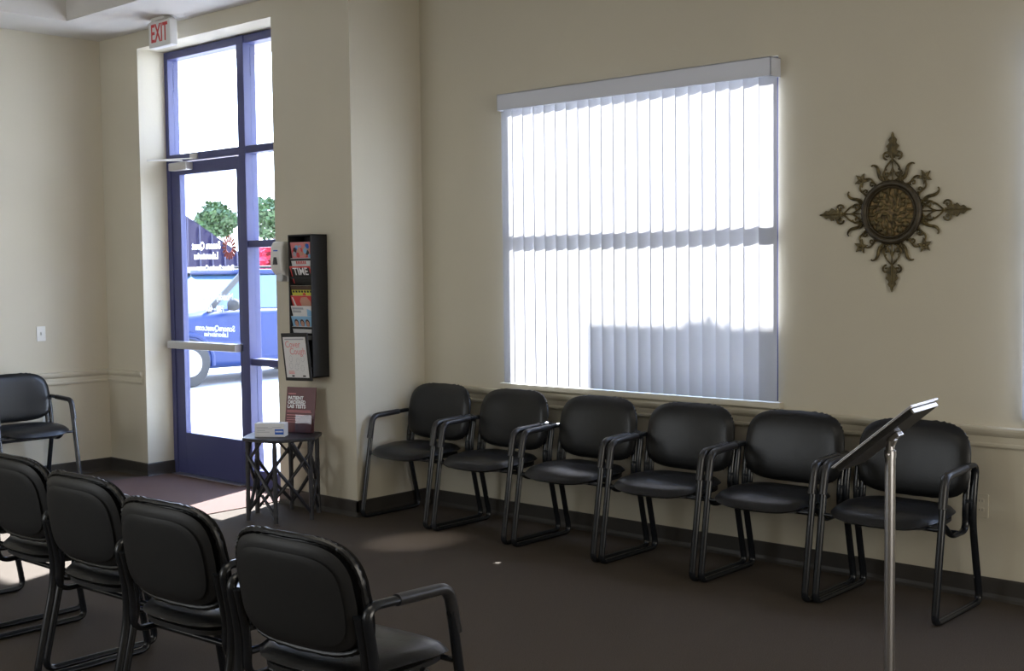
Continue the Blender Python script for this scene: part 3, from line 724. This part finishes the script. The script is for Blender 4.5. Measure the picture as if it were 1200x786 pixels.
for q in range(4):
    rot = Matrix.Rotation(-q*PI/2, 4, 'Y')
    # arm pointing up: stem, scrolls, leafy finial (coordinates x, z)
    s_ = MB()
    for sx in (-1, 1):
        s_.tube(bez((sx*.010, .155), (sx*.055, .175), (sx*.055, .215), (sx*.0, .262)), .0045, n=6)
        s_.tube(bez((sx*.045, .150), (sx*.028, .18), (sx*.0, .20), (0, .23)), .004, n=6)
        s_.tube(spiral((sx*.030, .190), .022, 1.1, PI/2, -sx), .0042, n=6)
        s_.tube(spiral((sx*.030, .283), .022, 1.15, -PI/2, sx), .0048, n=6)
        s_.tube(bez((sx*.050, .158), (sx*.085, .175), (sx*.060, .225), (sx*.098, .238)), .005, n=6, radii=[1.0+.8*math.sin(PI*i/12) for i in range(13)])
        s_.tube(bez((sx*.098, .238), (sx*.105, .24), (sx*.11, .235), (sx*.112, .232)), .004, n=6)
    s_.tube([(0, -.012, .15), (0, -.012, .30)], .0042, n=6)
    s_.xf(rot).build('scroll_arm', M['bronze'], md, smooth=True)
    f = MB(); leafp(f, (0, .262), PI/2, .135, .028, 18)
    for k in range(6):
        z = .285+k*.015; L = .036*(1-.11*k)
        for sx in (-1, 1): leafp(f, (0, z), PI/2-sx*R(62), L, .0085, 6, -.013)
    f.tube([(0, -.02, .265), (0, -.02, .385)], .004, n=6)
    f.xf(rot).build('leaf_finial', M['bronze'], md)
    # diagonal star with curls
    rot2 = Matrix.Rotation(-q*PI/2-PI/4, 4, 'Y')
    g = MB()
    for sx in (-1, 1):
        g.tube(bez((sx*.045, .150), (sx*.02, .17), (sx*.065, .215), (sx*.008, .222)), .0048, n=6)
        g.tube(spiral((sx*.024, .176), .017, 1.1, -PI/2, sx), .0042, n=6)
        g.tube(bez((sx*.062, .142), (sx*.10, .15), (sx*.085, .17), (sx*.078, .185)), .0042, n=6)
    g.xf(rot2).build('scroll_corner', M['bronze'], md, smooth=True)
    st = MB()
    pts = []
    for k in range(10):
        a = PI/2+k*PI/5; rr = .040 if k % 2 == 0 else .017
        pts.append((rr*math.cos(a), .235+rr*math.sin(a)))
    st.prism(pts, -.018, -.008, 'y'); st.ball((0, -.018, .235), .010, n=8)
    st.xf(rot2).build('star_flower', M['bronze'], md, bevel=.002)

# ------------------------------------------------------------------ sign stand in the right foreground
sg = empty('sign_stand', (-1.516, 3.250, 0), R(5.5), label='silver pole stand holding a tilted sign plate, front right before the chairs', cat='sign stand')
MB().lathe([(.155, 0), (.160, .004), (.160, .012), (.150, .018), (.05, .024), (.024, .034), (.022, .06)], 40).build('base', M['silver'], sg, smooth=True)
MB().lathe([(.0145, .03), (.0145, 1.06), (.0162, 1.06), (.0162, 1.08), (.012, 1.082), (.012, 1.105)], 20).build('pole', M['silver'], sg, smooth=True)
tl = T(-.012, 0, 1.125) @ Matrix.Rotation(R(-40.2), 4, 'Y')
f = MB(); f.prism(rrect(.29, .23, .006), 0, .003); f.box(-.145, .145, -.115, -.108, .003, .007); f.box(-.145, .145, .108, .115, .003, .007)
f.box(-.145, -.138, -.108, .108, .003, .007); f.box(.138, .145, -.108, .108, .003, .007)
pf = f.xf(tl).build('sign_frame', M['silver'], sg, bevel=.001)
MB().box(-.137, .137, -.107, .107, .003, .0045).xf(tl).build('sign_sheet', M['paper'], sg)
MB().box(-.140, .132, -.100, .100, -.014, -.0005).xf(tl).build('back_plate', M['black_print'], sg, bevel=.001)
MB().box(.132, .137, -.100, .100, -.014, -.002).xf(tl).build('edge_channel', M['silver'], sg)
k = MB(); k.box(.006, .034, -.022, .022, -.028, -.014); k.xf(tl); k.bar((0, 0, 1.095), (.008, 0, 1.115), .022); k.build('tilt_bracket', M['silver'], sg, bevel=.002)
MB().lathe([(.004, -.028), (.004, -.012), (.008, -.012), (.008, -.004)], 12, c=(0, 0, 1.07), axis='y').build('thumb_screw', M['silver'], sg)

# ------------------------------------------------------------------ outside
struct('ground', MB().box(-120, 60, YW+TH, 120, -.12, -.02).box(-120, XL-.25, -60, YW+TH, -.12, -.02), M['asphalt'])
# porch roof over the entrance and an unseen column added to shade the door leaf
struct('trim_canopy', MB().box(-10.6, XD1+.3, YD+.12, YD+.85, 3.42, 3.75), M['stucco'])
pc = empty('shade_column', (-8.87, 7.65, -.02), label='unseen stucco column added outside to shade the door leaf', cat='column')
MB().box(-.53, .53, -.2, .2, 0, 3.4).build('shaft', M['stucco'], pc, bevel=.02); MB().box(-.57, .57, -.25, .25, 0, .35).build('plinth', M['stucco'], pc, bevel=.02)
pc['kind'] = 'structure'
def foliage(name, c, rx, ry, rz, n, m, leaf, parent=None, seed=1, lump=0.0):
    random.seed(seed); mb = MB()
    for _ in range(n):
        while True:
            p = Vector([random.uniform(-1, 1) for _ in range(3)])
            if .25 < p.length < 1: break
        p = p.normalized()*(p.length**.4)*random.uniform(.82, 1.06)*(1+lump*math.sin(4*p.x+seed)*math.cos(5*p.z+2*p.y+seed))
        q = Vector((c[0]+p.x*rx, c[1]+p.y*ry, c[2]+p.z*rz)); d = Vector([random.gauss(0, 1) for _ in range(3)]).normalized(); e = d.orthogonal().normalized()
        s = leaf*random.uniform(.6, 1.4); mb.add([q-d*s, q+e*s*.5, q+d*s, q-e*s*.5], [(0, 1, 2, 3)])
    return mb.build(name, m, parent)
# unseen hedge added to shade the lower right of the blinds
hd = empty('shrub', (-4.30, 7.55, -.02), label='unseen green shrub added outside to shade the blinds', cat='shrub')
foliage('foliage', (.0, 0, 1.44), .92, .42, 1.44, 7600, M['leaf'], .07, hd, 5)
MB().box(-.80, .80, -.3, .3, .1, 2.68).build('inner_growth', M['leaf'], hd)
MB().tube([(0, 0, 0), (0, 0, .5)], .05).build('stem', M['bark'], hd)

# parked car, nose towards the building
cr_ = empty('car', (-15.92, 11.2, -.02), label='dark blue parked estate car seen through the entrance glass', cat='car')
def loft(secs, name, m, parent):
    mb = MB(); n = len(secs[0]); vs = [p for s in secs for p in s]; fs = []
    for i in range(len(secs)-1):
        for j in range(n): fs.append((i*n+j, i*n+(j+1) % n, (i+1)*n+(j+1) % n, (i+1)*n+j))
    fs += [tuple(range(n-1, -1, -1)), tuple((len(secs)-1)*n+j for j in range(n))]
    return mb.add(vs, fs).build(name, m, parent, smooth=True)
def csec(y, hw, z0, z1, r=.12):
    pts = rrect(2*hw, z1-z0, r, 5, 0, (z0+z1)/2); return [(x, y, z) for x, z in pts]
body = [csec(-2.30, .70, .42, .78, .10), csec(-2.22, .82, .30, .90, .12), csec(-1.9, .90, .26, 1.00, .14), csec(-1.1, .94, .24, 1.08, .14), csec(-.7, .95, .24, 1.10, .12), csec(1.6, .95, .24, 1.10, .12), csec(2.2, .90, .28, 1.05, .12), csec(2.3, .84, .34, .98, .1)]
loft(body, 'body', M['car_blue'], cr_)
def gsec(y, hwb, hwt, z0, z1): return [(-hwb, y, z0), (hwb, y, z0), (hwt, y, z1), (-hwt, y, z1)]
gh = MB()
lo = [(-1.05, .90, 1.07), (-.25, .88, 1.60), (.9, .88, 1.64), (1.75, .88, 1.58), (2.15, .90, 1.07)]
g = MB()
A = [(-.86, -1.10, 1.06), (.86, -1.10, 1.06), (.90, 2.12, 1.06), (-.90, 2.12, 1.06)]; B = [(-.66, -.35, 1.60), (.66, -.35, 1.60), (.68, 1.75, 1.62), (-.68, 1.75, 1.62)]
g.add(A+B, [(0, 1, 5, 4), (1, 2, 6, 5), (2, 3, 7, 6), (3, 0, 4, 7), (4, 5, 6, 7), (3, 2, 1, 0)]); g.build('cabin_glass', M['car_glass'], cr_, bevel=.03)
rf = MB(); rf.prism(rrect(1.42, 2.25, .2, cx=0, cy=.70), 1.59, 1.67); rf.build('roof', M['car_blue'], cr_, bevel=.03)
for sx in (-1, 1):
    for (y0, z0, y1, z1, w_) in ((-1.10, 1.06, -.35, 1.60, .08), (.35, 1.06, .35, 1.61, .09), (1.35, 1.06, 1.30, 1.61, .09), (2.12, 1.06, 1.75, 1.61, .11)):
        MB().bar((sx*.885, y0, z0), (sx*.675, y1, z1), w_, .03, (sx, 0, 0)).build('pillar', M['car_blue'] if y0 > 0 else M['black_print'], cr_)
    mr = MB(); mr.ball((sx*1.08, -.78, 1.16), .12, 1.0, .7, .75, 12, 8); mr.bar((sx*.92, -.75, 1.1), (sx*1.05, -.77, 1.14), .05); mr.build('mirror', M['tyre'], cr_, smooth=True)
    for y in (-1.45, 1.45):
        wl = MB().lathe([(.20, -.11), (.32, -.11), (.345, -.08), (.345, .08), (.32, .11), (.20, .11)], 28, c=(sx*.86, y, .345), axis='x').build('wheel', M['tyre'], cr_, smooth=True)
        h_ = MB().lathe([(.21, -.02), (.21, .0), (.15, .015), (.05, .02)], 20, c=(sx*.965, y, .345), axis='x'); h_.build('rim', M['hub'], wl, smooth=True)
        MB().tube([(sx*.93, y+.40*math.cos(R(a)), .36+.40*math.sin(R(a))) for a in range(-10, 191, 20)], .04, n=8).build('wheel_arch', M['car_blue'], cr_, smooth=True)
    MB().box(sx*.62-.14, sx*.62+.14, -2.26, -2.15, .66, .82).build('headlight', M['grey_al'], cr_, bevel=.03)
    rl = MB().tube([(sx*.60, -.2, 1.70), (sx*.60, 1.6, 1.71)], .02, n=8).build('roof_rail', M['tyre'], cr_)
MB().box(-.45, .45, -2.36, -2.26, .45, .62).build('grille', M['tyre'], cr_, bevel=.02); MB().box(-.75, .75, -2.38, -2.2, .30, .42).build('bumper', M['tyre'], cr_, bevel=.04)

# far building with a violet metal hip roof
bd = empty('building', (-59.1, 31.0, -.2), R(56.5), label='low building with a violet metal hip roof beyond the car park', cat='building')
MB().box(-9, 9, -5, 5, 0, 2.1).build('wall', M['stucco'], bd)
rr_ = MB(); e = .6; zt = 6.7
Pb = [(-9-e, -5-e, 2.1), (9+e, -5-e, 2.1), (9+e, 5+e, 2.1), (-9-e, 5+e, 2.1)]; Pt = [(-3.6, 0, zt), (3.6, 0, zt)]
rr_.add(Pb+Pt, [(0, 1, 5, 4), (1, 2, 5), (2, 3, 4, 5), (3, 0, 4), (3, 2, 1, 0)]); rf = rr_.build('roof', M['roof_metal'], bd)
rb = MB()
for k in range(33):
    x = -9.3+k*.58; t = min(1, (9.6-abs(x))/6.0); t = max(0, min(1, t))
    rb.bar((x, -5.6, 2.12), (x, -5.6+5.6*t, 2.12+4.6*t), .07, .07)
for k in range(18):
    y = -5.2+k*.6; t = 1-abs(y)/5.6
    rb.bar((9.6, y, 2.12), (9.6-6*t, y, 2.12+4.6*t), .07, .07)
rb.build('roof_seam', M['roof_rib'], rf)
def tree(loc, h, r, label, m, seed, n=1800, leaf=.16):
    t = empty('tree', loc, label=label, cat='tree')
    MB().tube([(0, 0, 0), (.1, 0, h*.3), (0, .1, h*.6)], r*.12, n=8, radii=[1, .8, .5]).build('trunk', M['bark'], t)
    foliage('crown', (0, 0, h-r), r*1.15, r*1.15, r*.9, n, m, leaf, t, seed, .32)
tree((-65.2, 44.6, -.02), 5.9, 1.05, 'green tree rising behind the violet roof outside', M['leaf'], 21, 1800, .2)
tree((-62.6, 47.0, -.02), 6.3, 1.3, 'paler green tree farther right behind the violet roof', M['leaf'], 22, 1500, .2)
sb = empty('shrub', (-19.9, 14.9, -.02), label='red flowering shrub behind the parked car', cat='shrub')
foliage('foliage', (0, 0, 1.45), .55, .55, .75, 1500, M['leaf_red'], .09, sb, 31); MB().tube([(0, 0, 0), (0, 0, 1.0)], .04).build('stem', M['bark'], sb)
